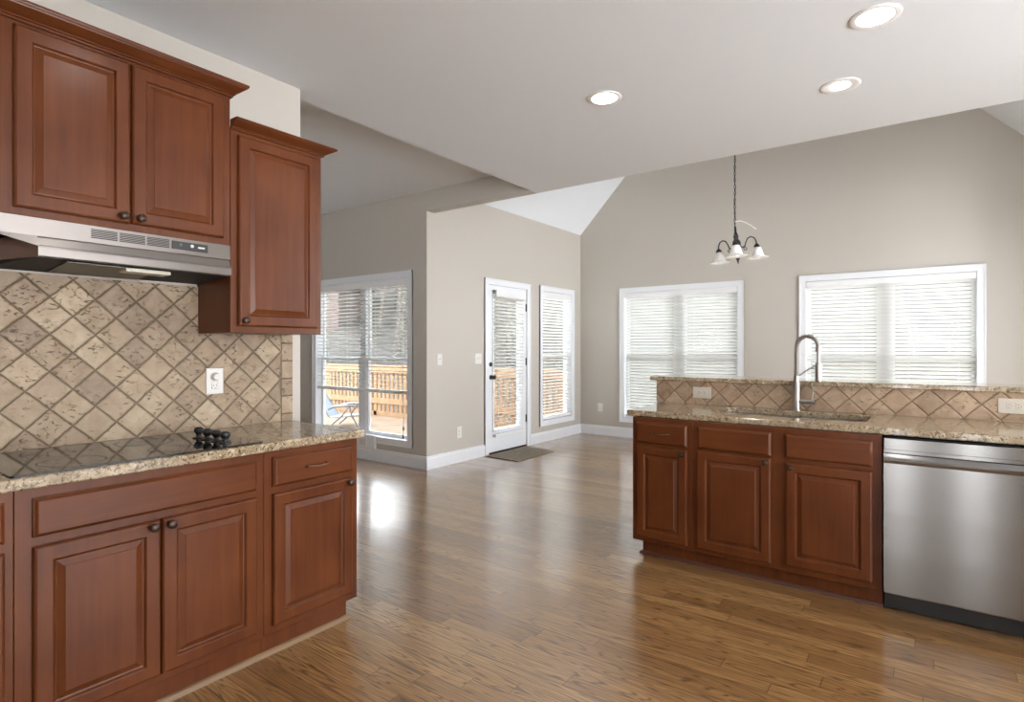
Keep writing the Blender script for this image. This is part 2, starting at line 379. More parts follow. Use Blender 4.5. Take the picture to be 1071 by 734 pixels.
# openings: casing outer edges
CW = 0.075
WA = (-6.430, -4.600, 0.211, 2.174); WC = (-3.720, -1.960, 0.223, 2.197); WD = (-1.308, 0.470, 0.223, 2.202); WB = (6.613, 7.560, 0.222, 2.190)
DR = (5.402, 6.383, 0.0, 2.175)
def hole(w_): return (w_[0] + CW - 0.012, w_[1] - CW + 0.012, w_[2] + CW - 0.012, w_[3] - CW + 0.012)
T = 0.14
tag(MB().plate([(XN - .1, YN - .1), (XK + .1, YN - .1), (XK + .1, YB), (XR + .1, YB), (XR + .1, YF + .1), (XD - .1, YF + .1), (XD - .1, YB - .02), (XN - .1, YB - .02)], [], -0.12, 0.0).build('floor', 'floor'), kind='structure')
tag(MB().box(XS, XK, YN, YB, ZC, ZN + 0.12).build('ceiling', 'ceil'), kind='structure')
tag(MB().box(XN, XS, YN, YA, ZN, ZN + 0.12).build('ceiling_nook', 'ceil'), kind='structure')
tag(MB().prism([(XD - .15, YB, ZV - .157), (XD - .15, YB, ZV + .0), (APX, YB, APZ + .16), (APX, YB, APZ)], (0, YF - YB + .1, 0))
    .prism([(XR + .15, YB, ZV - .157), (APX, YB, APZ), (APX, YB, APZ + .16), (XR + .15, YB, ZV)], (0, YF - YB + .1, 0)).build('ceiling_vault', 'ceil'), kind='structure')
wall('wall_left', 'y', XS, XW, YN, YW, 0, ZC)
wall('wall_nook', 'x', YA, YB, XN, XD, 0, ZN, [hole(WA)])
# header that carries the kitchen ceiling, and the gable above it
hb = MB(); hb.box(XD, XS, YA, YB, ZC, ZN + .12)
hb.prism([(XD - .12, YB - .08, ZN), (XR + .12, YB - .08, ZN), (XR + .12, YB - .08, ZV), (APX, YB - .08, APZ + .1), (XD - .12, YB - .08, ZV)], (0, 0.075, 0))
tag(hb.build('wall_header', 'wall'), kind='structure')
DH = (DR[0] + CW - .012, DR[1] - CW + .012, 0.0, DR[3] - CW + .012)
wall('wall_deck', 'y', XD - T, XD, YB, YF, 0, ZV, [DH, hole(WB)])
fw = wall('wall_far', 'x', YF, YF + T, XD - T, XR + T, 0, ZV, [hole(WC), hole(WD)])
gb = MB().prism([(XD - .14, YF, ZV), (XR + .14, YF, ZV), (APX, YF, APZ + .12)], (0, T, 0)); g_ = gb.build('wall_gable', 'wall'); tag(g_, kind='structure')
# rooms continue out of the frame; unseen openings added and sized for light
RW = (4.62, 7.15, 0.05, 3.02)
wall('wall_dining', 'y', XR, XR + T, YB, YF, 0, ZV, [RW])
KW = (-0.6, 3.6, 0.25, 2.30)
wall('wall_right', 'y', XK, XK + T, YN, YB, 0, ZC, [KW])
wall('wall_return', 'x', YB - .1, YB, XR, XK, 0, ZC)
BW = (-0.46, -0.26, 0.1, 2.2)
wall('wall_back', 'x', YN - T, YN, XN, XK, 0, ZN, [BW, (0.36, 0.56, 0.1, 2.2), (-6.4, -5.4, 1.2, 2.3)])
wall('wall_family', 'y', XN - T, XN, YN, YB, 0, ZN)
# baseboards (with a small cap bead)
def baseboard(name, axis, face, sgn, a0, a1, h=0.142):
    prof = [(0, 0), (0.016, 0), (0.016, h - .03), (0.011, h - .018), (0.011, h - .006), (0.004, h), (0, h)]
    b = MB()
    if axis == 'x': b.prism([(a0, face + sgn * p, z) for p, z in prof], (a1 - a0, 0, 0))
    else: b.prism([(face + sgn * p, a0, z) for p, z in prof], (0, a1 - a0, 0))
    return tag(b.build(name, 'trim'), kind='structure')
baseboard('baseboard_far', 'x', YF, -1, XD, XR)
baseboard('baseboard_deck', 'y', XD, 1, YA - .016, DR[0])
baseboard('baseboard_corner', 'y', XD, 1, DR[1], YF)
baseboard('baseboard_nook', 'x', YA, -1, XN, XD + .016)
# white boxed panel under the nook window (with an outlet on it)
pb = MB().box(-6.5, -5.20, YA - .03, YA, 0.14, 0.30).build('trim_1', 'trim', bevel=.004); tag(pb, kind='structure')

# ------------------------------------------------------------------ windows
def FRAME(kind):
    if kind == 'far': return lambda a, n, z: (a, YF - n, z)
    if kind == 'nook': return lambda a, n, z: (a, YA - n, z)
    return lambda a, n, z: (XD + n, a, z)
class PB(MB):
    def __init__(s, P): super().__init__(); s.P = P
    def b(s, a0, a1, n0, n1, z0, z1):
        p, q = s.P(a0, n0, z0), s.P(a1, n1, z1); return s.box(p[0], q[0], p[1], q[1], p[2], q[2])
def window(idx, kind, w_):
    P = FRAME(kind); a0, a1, z0, z1 = w_; r = structure('window_%d' % idx, P((a0 + a1) / 2, 0, z0))
    c = PB(P)
    for n1, e, ww in ((0.016, 0, CW), (0.022, 0, 0.016)):
        c.b(a0, a0 + ww, 0, n1, z0, z1).b(a1 - ww, a1, 0, n1, z0, z1).b(a0 + ww, a1 - ww, 0, n1, z1 - ww, z1).b(a0 + ww, a1 - ww, 0, n1, z0, z0 + ww)
    c.build('window_casing', 'trim', r)
    i0, i1, k0, k1 = a0 + CW, a1 - CW, z0 + CW, z1 - CW; t = 0.012
    j = PB(P); j.b(i0 - t, i0, -T, 0, k0 - t, k1 + t).b(i1, i1 + t, -T, 0, k0 - t, k1 + t).b(i0, i1, -T, 0, k1, k1 + t).b(i0, i1, -T, 0, k0 - t, k0)
    j.build('window_jamb', 'trim', r)
    two = (i1 - i0) > 1.2; mid = (i0 + i1) / 2; zm = (k0 + k1) / 2 - .01
    spans = [(i0, mid - .05), (mid + .05, i1)] if two else [(i0, i1)]
    if two: PB(P).b(mid - .05, mid + .05, -T + .005, -.06, k0, k1).build('mullion', 'trim', r)
    for s0, s1 in spans:
        for lo, hi, n in ((zm - .02, k1, -.105), (k0, zm + .02, -.08)):
            sw = .04; f = PB(P)
            f.b(s0, s0 + sw, n - .012, n + .012, lo, hi).b(s1 - sw, s1, n - .012, n + .012, lo, hi).b(s0 + sw, s1 - sw, n - .012, n + .012, lo, lo + sw).b(s0 + sw, s1 - sw, n - .012, n + .012, hi - sw, hi)
            fo = f.build('sash', 'vinyl', r)
            PB(P).b(s0 + sw, s1 - sw, n - .003, n + .003, lo + sw, hi - sw).build('glass_pane', 'glass', fo)
    return r
window(1, 'nook', WA); window(2, 'deck', WB); window(3, 'far', WC); window(4, 'far', WD)

def blind(label, kind, a0, a1, ztop, zbot, tilt, n0=-.032, pitch=.0435, wid=.05, val_n=.014, val_h=.075, cords=(), tassel=False, wand=None, tilt_sign=1):
    P = FRAME(kind); r = thing('window_blind', label, 'blind', P((a0 + a1) / 2, n0, zbot), 'white slatted window blinds')
    v = PB(P); v.b(a0, a1, n0 - .028, n0 + .028, ztop - .045, ztop).b(a0, a1, n0 + .032, n0 + .042, ztop - val_h, ztop)
    v.b(a0, a0 + .008, n0 - .02, n0 + .034, ztop - val_h, ztop).b(a1 - .008, a1, n0 - .02, n0 + .034, ztop - val_h, ztop)
    v.build('valance', 'rail', r, bevel=.003)
    s = MB(); z = ztop - val_h - .012; ca, sa = math.cos(math.radians(tilt)), math.sin(math.radians(tilt))
    da = Vector(P(1, 0, 0)) - Vector(P(0, 0, 0)); dn = Vector(P(0, 1, 0)) - Vector(P(0, 0, 0)); dz = Vector((0, 0, 1))
    while z > zbot + .035:
        dirw = dn * ca + dz * sa * tilt_sign; nrm = dz * ca - dn * sa * tilt_sign
        s.obox(P((a0 + a1) / 2, n0, z), da * ((a1 - a0) / 2 - .004), dirw * (wid / 2), nrm * .0016)
        z -= pitch
    s.build('slats', 'slat', r)
    PB(P).b(a0 + .003, a1 - .003, n0 - .025, n0 + .025, zbot - .004, zbot + .034).build('bottom_rail', 'rail', r, bevel=.004)
    c = MB(); k = 4 if a1 - a0 > 1.2 else 2
    for i in range(k):
        a = a0 + (a1 - a0) * (.09 + .82 * i / (k - 1))
        for dn_ in (-.026, .026): c.tube([P(a, n0 + dn_, zbot + .02), P(a, n0 + dn_, ztop - .05)], .0014, 5)
    c.build('ladder_cord', 'cord', r)
    for a, zl in cords:
        cc = MB(); cc.tube([P(a, n0 + .035, ztop - .06), P(a, n0 + .035, zl)], .002, 6); co = cc.build('pull_cord', 'cord', r)
        if tassel: MB().lathe([(.002, .045), (.007, .03), (.011, 0), (.009, -.006)], P(a, n0 + .035, zl - .02), n=10).build('tassel', 'bronze', co)
    if wand: MB().tube([P(wand[0], n0 + .038, ztop - .05), P(wand[0], n0 + .038, wand[1])], .004, 8).build('tilt_wand', 'vinyl', r)
    return r
blind('white blind raised partway over the wide window left of the room corner', 'nook', WA[0] + CW + .004, WA[1] - CW - .004, WA[3] - CW - .004, 0.80, 9, cords=((-4.745, .42), (-4.752, .33)), tassel=True)
blind('white lowered blind in the narrow window right of the glazed door', 'deck', WB[0] + CW + .004, WB[1] - CW - .004, WB[3] - CW - .004, WB[2] + CW + .012, 26, val_h=.08)
blind('white lowered blind on the far wall beneath the hanging chandelier, left of the faucet', 'far', WC[0] + CW + .004, WC[1] - CW - .004, WC[3] - CW - .004, WC[2] + CW + .012, 42, val_h=.07)
blind('white lowered blind on the far wall right behind the sink faucet', 'far', WD[0] + CW + .004, WD[1] - CW - .004, WD[3] - CW - .004, WD[2] + CW + .012, 42, val_h=.07)

# ------------------------------------------------------------------ deck door
P = FRAME('deck'); dr = structure('door_1', (XD, 5.9, 0))
c = PB(P)
for n1, ww in ((.016, CW), (.022, .016)):
    c.b(DR[0], DR[0] + ww, 0, n1, 0, DR[3]).b(DR[1] - ww, DR[1], 0, n1, 0, DR[3]).b(DR[0] + ww, DR[1] - ww, 0, n1, DR[3] - ww, DR[3])
c.build('door_casing', 'trim', dr)
i0, i1, kt = DR[0] + CW, DR[1] - CW, DR[3] - CW
j = PB(P); j.b(i0 - .012, i0, -T, 0, 0, kt + .012).b(i1, i1 + .012, -T, 0, 0, kt + .012).b(i0, i1, -T, 0, kt, kt + .012); j.build('door_jamb', 'trim', dr)
PB(P).b(i0, i1, -T - .02, 0.0, 0.0, 0.018).build('threshold', 'blackmetal', dr)
g0, g1, gz0, gz1 = 5.60, 6.15, 0.295, 1.955
s = PB(P); lo, hi = -.055, -.010
s.b(i0 + .003, g0, lo, hi, .02, kt - .003).b(g1, i1 - .003, lo, hi, .02, kt - .003).b(g0, g1, lo, hi, .02, gz0).b(g0, g1, lo, hi, gz1, kt - .003)
s.build('door_slab', 'trim', dr)
f = PB(P)
for e0, e1, n1 in ((.028, .010, .004), (.012, -.006, -.004)):
    f.b(g0 - e0, g0 - e1, lo, n1, gz0 - e0, gz1 + e0).b(g1 + e1, g1 + e0, lo, n1, gz0 - e0, gz1 + e0).b(g0 - e1, g1 + e1, lo, n1, gz0 - e0, gz0 - e1).b(g0 - e1, g1 + e1, lo, n1, gz1 + e1, gz1 + e0)
f.build('glazing_frame', 'trim', dr)
PB(P).b(g0, g1, -.036, -.030, gz0, gz1).build('glass_pane', 'glass', dr)
MB().lathe([(.030, 0), (.030, .006), (.012, .010), (.011, .035), (.024, .045), (.028, .058), (.022, .070), (.005, .074)], P(5.545, hi, .952), (1, 0, 0), 18).build('door_knob', 'blackmetal', dr, smooth=True)
MB().lathe([(.029, 0), (.029, .008), (.022, .014), (.010, .016)], P(5.540, hi, 1.113), (1, 0, 0), 18).lathe([(.006, .014), (.006, .03)], P(5.540, hi, 1.113), (1, 0, 0), 8).build('deadbolt', 'blackmetal', dr, smooth=True)
for zz in (1.855, 1.133, .372): PB(P).b(i1 - .012, i1 + .004, hi, hi + .014, zz - .05, zz + .05).build('hinge', 'blackmetal', dr)
blind('white slatted blind fixed to the glazed deck door', 'deck', 5.555, 6.185, 2.035, 0.215, 16, n0=.034, val_h=.085)

# ------------------------------------------------------------------ outside: deck, railings, chair, trees, house
dk = MB(); yy = YB + .01
while yy < 8.25:
    dk.box(-12.0, XD - T - .02, yy, yy + .138, -.17, -.135); yy += .144
tag(dk.build('deck_floor', 'deckfloor'), kind='structure')
tag(MB().box(-70, 60, YB + .1, 90, -1.35, -1.25).build('ground', 'ground'), kind='structure')
hb_ = MB(); NU, NV = 40, 14
def hill_z(u_, t_): return -1.3 + max(0, (t_ - 17) / 30) ** 1.2 * (11 if u_ < .1 else 19) * min(1, max(.15, (u_ + .42) / .10)) + 1.2 * math.sin(u_ * 9 + t_ * .2)
grid = [[((-math.sin(TH) + u_ * math.cos(TH)) * t_, (math.cos(TH) + u_ * math.sin(TH)) * t_, hill_z(u_, t_) - (2.5 if t_ < 15.5 else 0)) for u_ in [-.9 + 2.2 * i / NU for i in range(NU + 1)]] for t_ in [15 + 40 * j / NV for j in range(NV + 1)]]
hb_.loft(grid, False, False, closed=False)
tag(hb_.build('hill', 'ground', smooth=True), kind='structure')
def railing(label, axis, fixed, a0, a1, posts, first):
    Pf = (lambda a, n, z: (a, fixed + n, z)) if axis == 'x' else (lambda a, n, z: (fixed + n, a, z))
    r = thing('deck_railing', label, 'railing', Pf((a0 + a1) / 2, 0, -.135))
    PB(Pf).b(a0, a1, -.07, .07, .905, .94).build('cap_rail', 'deckwood', r, bevel=.006)
    PB(Pf).b(a0, a1, -.03, -.068, .79, .90).build('top_rail', 'deckwood', r)
    PB(Pf).b(a0, a1, -.03, -.068, 0.13, .24).build('bottom_rail', 'deckwood', r)
    PB(Pf).b(a0, a1, -.03, .012, -.133, -.045).build('kick_board', 'deckwood', r)
    for p in posts: PB(Pf).b(p - .045, p + .045, -.030, .045, -.133, .905).build('post', 'deckwood', r)
    a = a0 + .07; bal = None
    while a < a1 - .05:
        if all(abs(a - p) > .085 for p in posts):
            if bal is None:
                bal = PB(Pf).b(a - .036, a + .036, -.028, -.002, -.06, .89).build('baluster', 'deckwood', r); ab = a
            else:
                c_ = bal.copy(); COL.objects.link(c_); c_.parent = r
                c_.location = (a - ab, 0, 0) if axis == 'x' else (0, a - ab, 0)
        a += .132
railing('long pale lumber railing along the far edge of the deck', 'x', 8.25, -11.9, XD - T - .03, [-11.4, -9.72, -8.2, -6.62, -5.0], True)
# lawn chair on the deck
ch = thing('lawn_chair', 'low folding lawn chair with grey tube frame on the deck outside', 'chair', (-8.75, 6.75, -.135))
def L(x, y, z): ca, sa = math.cos(.55), math.sin(.55); return (-8.75 + .85 * (ca * x - sa * y), 6.75 + .85 * (sa * x + ca * y), -.135 + .72 * z)
for sy in (-.28, .28):
    MB().tube([L(-.30, sy, .012), L(-.02, sy, .30), L(.12, sy, .52)], .014, 8).build('leg', 'chairmetal', ch)
    MB().tube([L(.34, sy, .012), L(.20, sy, .30), L(.14, sy, .54)], .014, 8).build('leg', 'chairmetal', ch)
    MB().tube([L(-.32, sy, .46), L(-.2, sy, .53), L(.05, sy, .56), L(.26, sy, .555)], [.02, .024, .024, .018], 8).build('armrest', 'chairmetal', ch)
MB().loft([[L(x, -.26, z), L(x, .26, z), L(x, .26, z + .012), L(x, -.26, z + .012)] for x, z in ((.34, .31), (.1, .27), (-.2, .25), (-.3, .26))]).build('seat', 'chairfab', ch)
MB().loft([[L(x, -.26, z), L(x, .26, z), L(x - .012, .26, z), L(x - .012, -.26, z)] for x, z in ((-.3, .27), (-.5, .6), (-.66, .9))]).build('backrest', 'chairfab', ch)
for sy in (-.27, .27): MB().tube([L(.35, sy, .31), L(-.3, sy, .255), L(-.67, sy, .92)], .012, 8).build('seat_frame', 'chairmetal', ch)
# neighbour's brick house
hs = thing('brick_house', 'brick neighbour house seen through the upper left of the nook window', 'house', (-27, 19, -1.25))
hd, hn = Vector((.80, .60, 0)), Vector((.6, -.8, 0)); hc = Vector((-27.5, 16.5, -1.25))
def HP(a, n, z): return tuple(hc + hd * a + hn * n + Vector((0, 0, z)))
MB().prism([HP(-6, 0, 0), HP(3.4, 0, 0), HP(3.4, -7, 0), HP(-6, -7, 0)], (0, 0, 6.2)).build('brick_wall', 'brick', hs)
MB().prism([HP(-6.5, .5, 6.1), HP(-6.5, -7.5, 6.1), HP(-6.5, -3.5, 9.2)], tuple(hd * 10.4)).build('roof', 'roof', hs)
for a in (-3.6, .6):
    for z in (1.2, 4.0):
        wf = MB().prism([HP(a, .0, z), HP(a + 1.1, .0, z), HP(a + 1.1, .06, z), HP(a, .06, z)], (0, 0, 1.6)).build('house_window', 'vinyl', hs)
        MB().prism([HP(a + .1, .05, z + .1), HP(a + 1.0, .05, z + .1), HP(a + 1.0, .075, z + .1), HP(a + .1, .075, z + .1)], (0, 0, 1.4)).build('house_pane', 'black_glass', wf)
# bare winter trees
def tree_mesh(seed, H, r0, bushy):
    rnd = random.Random(seed); b = MB()
    def grow(p, d, ln, r, lev):
        pts = [p]; rs = [r]; q = Vector(p); dd = Vector(d)
        k = 4 if lev == 0 else 3
        for i in range(k):
            dd = (dd + Vector((rnd.uniform(-1, 1), rnd.uniform(-1, 1), rnd.uniform(-.3, .7))) * (.08 if lev == 0 else .2)).normalized()
            q = q + dd * ln / k; pts.append(q.copy()); rs.append(r * (1 - .75 * (i + 1) / k) + .004)
        b.tube(pts, rs, 6 if lev == 0 else 4)
        if lev < 3:
            n = [bushy, 5, 4][lev]
            for i in range(n):
                f = rnd.uniform(.22 if lev == 0 else .25, 1.0); seg = min(int(f * k), k - 1); w_ = f * k - seg
                o = pts[seg].lerp(pts[seg + 1], w_); rr = rs[seg] * (1 - w_) + rs[seg + 1] * w_
                a = rnd.uniform(0, 2 * PI); out = Vector((math.cos(a), math.sin(a), rnd.uniform(.6, 1.6))).normalized()
                grow(o, (out + dd * .5).normalized(), ln * (rnd.uniform(.10, .17) if lev == 0 else rnd.uniform(.3, .5)), rr * .6, lev + 1)
    grow(Vector((0, 0, 0)), Vector((0, 0, 1)), H, r0, 0)
    return b
rnd = random.Random(4)
protos = []
for i in range(6):
    o = tree_mesh(20 + i, 9 + i * .8, .075 + .02 * (i % 3), 15 + i).build('bare_tree', 'bark'); protos.append(o)
ext = [max(max(abs(v.co.x), abs(v.co.y)) for v in o.data.vertices) for o in protos]
spots = []; tries = 0
while len(spots) < 64 and tries < 9000:
    tries += 1; k = len(spots) % 6
    lo_, hi_ = ((-.37, -.17), (-.37, -.17), (-.05, .12), (.18, .42), (.49, .84))[rnd.randrange(5)]; u = rnd.uniform(lo_, hi_); t = rnd.uniform(15.2, 40)
    x_, y_ = (-math.sin(TH) + u * math.cos(TH)) * t, (math.cos(TH) + u * math.sin(TH)) * t; sc_ = rnd.uniform(.85, 1.15); e_ = ext[k] * sc_ + .05
    if u < -.26 and 23 < t < 34: continue
    if all(max(abs(x_ - a), abs(y_ - b)) > e_ + e2 for a, b, e2, *_ in spots): spots.append((x_, y_, e_, u, t, sc_))
for i, (x_, y_, e_, u, t, sc_) in enumerate(spots):
    o = protos[i] if i < 6 else protos[i % 6].copy()
    if i >= 6: COL.objects.link(o)
    o.location = (x_, y_, hill_z(u, t) - .4 if t > 17 else -1.27); o.rotation_euler = (0, 0, rnd.choice((0, PI / 2, PI, -PI / 2))); o.scale = (sc_, sc_, sc_)
    tag(o, 'bare grey winter tree standing beyond the deck and windows', 'tree', 'bare winter trees outside')

# ------------------------------------------------------------------ cabinet helpers
def Pleft(x):  return lambda a, n, z: (x + n, a, z)       # fronts facing +X, a = y
def Pisl(y):   return lambda a, n, z: (a, y - n, z)       # fronts facing -Y, a = x
def rings(b, P, a0, a1, z0, z1, prof):
    b.loft([[P(a0 + i, n, z0 + i), P(a1 - i, n, z0 + i), P(a1 - i, n, z1 - i), P(a0 + i, n, z1 - i)] for i, n in prof])
DOORP = [(0, 0), (0, .012), (.003, .017), (.007, .0195), (.009, .020), (.047, .020), (.050, .0185), (.052, .014), (.055, .010), (.059, .009), (.061, .0095), (.079, .0160), (.081, .018)]
DRAWP = [(0, 0), (0, .009), (.004, .012), (.009, .0185), (.012, .0195)]
def knob(P, a, n, z, par):
    c0 = Vector(P(a, n, z)); ax = Vector(P(0, 1, 0)) - Vector(P(0, 0, 0))
    MB().lathe([(.009, -.001), (.009, .003), (.006, .006), (.006, .013), (.014, .017), (.0165, .022), (.015, .027), (.008, .031), (.001, .032)], c0, ax, 16).build('knob', 'bronze', par, smooth=True)
def pull(P, a, n, z, par, w_=.105, m='pull'):
    pts = [P(a - w_ / 2, n, z - .002), P(a - w_ / 2 + .004, n + .016, z), P(a - w_ / 3, n + .025, z), P(a, n + .027, z - .003), P(a + w_ / 3, n + .025, z), P(a + w_ / 2 - .004, n + .016, z), P(a + w_ / 2, n, z - .002)]
    MB().tube(pts, [.007, .0055, .0045, .004, .0045, .0055, .007], 8).build('drawer_pull', m, par, smooth=True)
def door(P, a0, a1, z0, z1, par, kn=None, m='cherry'):
    b = MB(); rings(b, P, a0, a1, z0, z1, DOORP); o = b.build('door', m, par)
    if kn: knob(P, kn[0], .020, kn[1], o)
    return o
def drawer(P, a0, a1, z0, z1, par, m, pl=None, name='drawer'):
    b = MB(); rings(b, P, a0, a1, z0, z1, DRAWP); o = b.build(name, m, par)
    if pl: pull(P, (a0 + a1) / 2, .0195, pl, o)
    return o
def base_cabinet(P, a0, a1, depth, label, toe=.045, endl=False, endr=False, zt=.092, group=None):
    """hollow box with face frame; toe board set back"""
    r = thing('base_cabinet', label, 'cabinet', P((a0 + a1) / 2, -depth / 2, 0), group)
    b = PB(P); e0, e1 = a0 + .0008, a1 - .0008; sth = .018
    b.b(e0, e0 + sth, -depth, -.02, zt, .8755).b(e1 - sth, e1, -depth, -.02, zt, .8755).b(e0 + sth, e1 - sth, -depth, -.02, zt, zt + sth).b(e0 + sth, e1 - sth, -depth, -depth + .008, zt + sth, .8755)
    b.build('cabinet_body', 'cherry', r)
    PB(P).b(e0, e1, -.02, 0, zt, .8755).build('face_frame', 'cherry', r, bevel=.0015, seg=1)
    PB(P).b(e0 + (.05 if endl else 0), e1 - (.05 if endr else 0), -depth, -toe, 0.0, zt).build('toe_board', 'cherry', r)
    return r
# left run --------------------------------------------------
PL = Pleft(XB); DEP = XB - XW
cb = base_cabinet(PL, 0.100, 0.508, DEP, 'base cabinet cut off by the left edge under the granite counter', toe=.02)
drawer(PL, .135, .485, .720, .843, cb, 'cherry_y', .785); door(PL, .135, .485, .126, .690, cb, (.16, .672))
cb = base_cabinet(PL, 0.508, 1.325, DEP, 'wide two door base cabinet below the black cooktop', toe=.02)
drawer(PL, .553, 1.288, .720, .843, cb, 'cherry_y', name='false_drawer_front')
door(PL, .553, .919, .124, .690, cb, (.890, .672)); door(PL, .924, 1.289, .124, .692, cb, (.948, .670))
cb = base_cabinet(PL, 1.325, 1.813, DEP, 'end base cabinet with a pull drawer over one door, right of the cooktop cabinet', toe=.02, endr=True)
drawer(PL, 1.362, 1.775, .720, .847, cb, 'cherry_y', .786); door(PL, 1.362, 1.775, .127, .690, cb, (1.750, .672))
# quarter rounds at the floor
def qround(name, pts, m):
    b = MB()
    prof = [(0, 0), (.018, 0), (.016, .009), (.010, .016), (0, .019)]
    rr = []
    for (p, o) in pts: rr.append([(p[0] + o[0] * d, p[1] + o[1] * d, h) for d, h in prof])
    b.loft(rr); return tag(b.build(name, m), kind='structure')
qround('trim_2', [((XB - .02, .10), (1, 0)), ((XB - .02, 1.763), (1, 1)), ((XW + .02, 1.763), (0, 1))], 'qround')
ct = MB().box(XW + .012, XC, 0.05, 1.841, .876, .914).build('countertop', 'granite', bevel=.007, seg=3)
tag(ct, 'speckled beige granite countertop carrying the black cooktop', 'countertop')
bs = MB().box(XW + .0006, XW + .010, 0.05, 1.858, .914, 1.615).build('tile_backsplash', 'tile')
# upper part of the tile is cut around the wall cabinet
tag(bs, 'diamond laid travertine backsplash on the wall behind the cooktop', 'backsplash')

# wall cabinets
def wall_cabinet(a0, a1, z0, z1, label, crown_top, left_cut):
    P = Pleft(XU); r = thing('wall_cabinet', label, 'cabinet', (XW + .16, (a0 + a1) / 2, z0))
    d = XU - XW
    PB(P).b(a0 + .0008, a1 - .0008, -d, -.02, z0, z1).build('cabinet_body', 'cherry' if not left_cut else 'cherry', r)
    PB(P).b(a0 + .0008, a1 - .0008, -.02, 0, z0, z1).build('face_frame', 'cherry', r, bevel=.0015, seg=1)
    # crown: profile (outward, up) swept along the front with a mitred return on the far end
    z = z1 - .012; pr_ = [(.0, -.004), (.010, -.004), (.010, .004), (.016, .008), (.016, .012), (.024, .018), (.040, .032), (.050, .040), (.052, .046), (.058, .046), (.060, .052), (.060, .060), (.0, .060)]
    sc = (crown_top - z) / .060
    b = MB()
    back = -d
    left = [(P(a0 - (0 if left_cut else 0), n, z + h * sc)) for n, h in pr_]
    rt = [P(a1 + n, n, z + h * sc) for n, h in pr_]; rb = [P(a1 + n, back, z + h * sc) for n, h in pr_]
    b.loft([left, rt, rb]); b.build('crown_moulding', 'cherry_y', r)
    return r, P
wc, PU = wall_cabinet(.525, 1.343, 1.784, 2.480, 'wide two door wall cabinet above the range hood', 2.522, False)
door(PU, .575, .933, 1.811, 2.450, wc, (.905, 1.836)); door(PU, .940, 1.308, 1.813, 2.450, wc, (.966, 1.836))
wc, PU = wall_cabinet(1.3435, 1.827, 1.387, 2.335, 'tall single door wall cabinet beside the range hood', 2.364, True)
door(PU, 1.376, 1.795, 1.417, 2.300, wc, (1.400, 1.443))

# range hood
hd_ = thing('range_hood', 'stainless range hood under the wide wall cabinet', 'range hood', (XW + .16, .98, 1.64))
x0 = XU; Y0, Y1 = .642, 1.3415
pf = [(x0 + .004, 1.783), (x0 + .004, 1.7185), (x0 - .003, 1.7155), (x0 + .006, 1.686), (x0 + .013, 1.683), (x0 + .015, 1.676), (x0 + .015, 1.648), (x0 + .011, 1.643), (x0 - .008, 1.643), (x0 - .008, 1.700), (XW + .012, 1.700), (XW + .012, 1.783)]
b = MB(); b.prism([(x, Y0, z) for x, z in pf], (0, Y1 - Y0, 0))
b.box(XW + .012, x0 + .004, .50, Y0, 1.7185, 1.783)
D_ = (-2.75, .575, 1.731); A_ = (x0 + .014, Y0, 1.682)
b.loft([[(x0 + .004, Y0, 1.7185), (x0 + .004, .50, 1.7185)], [A_, D_]], False, False, closed=False)
b.build('hood_canopy', 'steel', hd_)
b = MB(); b.loft([[(A_[0], A_[1], 1.682), (A_[0], A_[1], 1.643)], [(-2.75, .575, 1.731), (-2.75, .575, 1.638)], [(XW + .012, .56, 1.76), (XW + .012, .56, 1.62)]], False, False, closed=False)
b.build('hood_side', 'screenbox', hd_)['label'] = 'dark brown end of the hood'  # sloping end panel in one plain brown
MB().prism([(XW + .012, .56, 1.622), (x0 - .008, Y0 + .002, 1.645), (x0 - .008, Y1, 1.645), (XW + .012, Y1, 1.627)], (0, 0, .012)).build('hood_underside', 'dark', hd_)
MB().prism([(XW + .05, .74, 1.620), (x0 - .03, .74, 1.638), (x0 - .03, 1.06, 1.638), (XW + .05, 1.06, 1.620)], (0, 0, .004)).build('grease_filter', 'filter', hd_)
MB().box(x0 - .10, x0 - .02, .93, 1.10, 1.624, 1.640).build('hood_lamp_cover', 'lens', hd_, bevel=.004)
for y0, y1 in ((.805, .892), (.900, .990), (.998, 1.082)):
    b = MB()
    for k in range(6): b.box(x0 + .0035, x0 + .0052, y0, y1, 1.7365 + k * .0062, 1.7365 + k * .0062 + .0036)
    b.build('vent_grille', 'dark', hd_)
cp = MB().box(x0 + .0035, x0 + .007, 1.092, 1.240, 1.736, 1.770).build('control_panel', 'black', hd_, bevel=.001, seg=1)
for yy in (1.125, 1.172): MB().lathe([(.007, 0), (.007, .004), (.004, .005)], (x0 + .007, yy, 1.756), (1, 0, 0), 12).build('control_knob', 'ring' if yy < 1.13 else 'plate', cp)
MB().box(x0 + .0068, x0 + .0082, 1.198, 1.226, 1.750, 1.757).build('rocker_switch', 'plate', cp)

# cooktop
ck = thing('cooktop', 'black glass electric cooktop set in the granite counter', 'cooktop', (-2.54, .92, .914))
MB().prism([(x, y, .9145) for x, y in rrect(-2.815, -2.283, .502, 1.331, .012)], (0, 0, .005)).build('glass_top', 'black_glass', ck, bevel=.0015, seg=1)
def ringg(cx, cy_, r, w_=.004, par=ck):
    b = MB(); n = 48
    o_ = [(cx + r * math.cos(2 * PI * k / n), cy_ + r * math.sin(2 * PI * k / n)) for k in range(n)]; i_ = [(cx + (r - w_) * math.cos(2 * PI * k / n), cy_ + (r - w_) * math.sin(2 * PI * k / n)) for k in range(n)]
    b.plate(o_, [i_], .9196, .9200); b.build('burner_ring', 'ring', par)
for cx, cy_, r in ((-2.66, .70, .075), (-2.425, .70, .10), (-2.67, 1.02, .105), (-2.67, 1.02, .065), (-2.425, 1.02, .078)): ringg(cx, cy_, r)
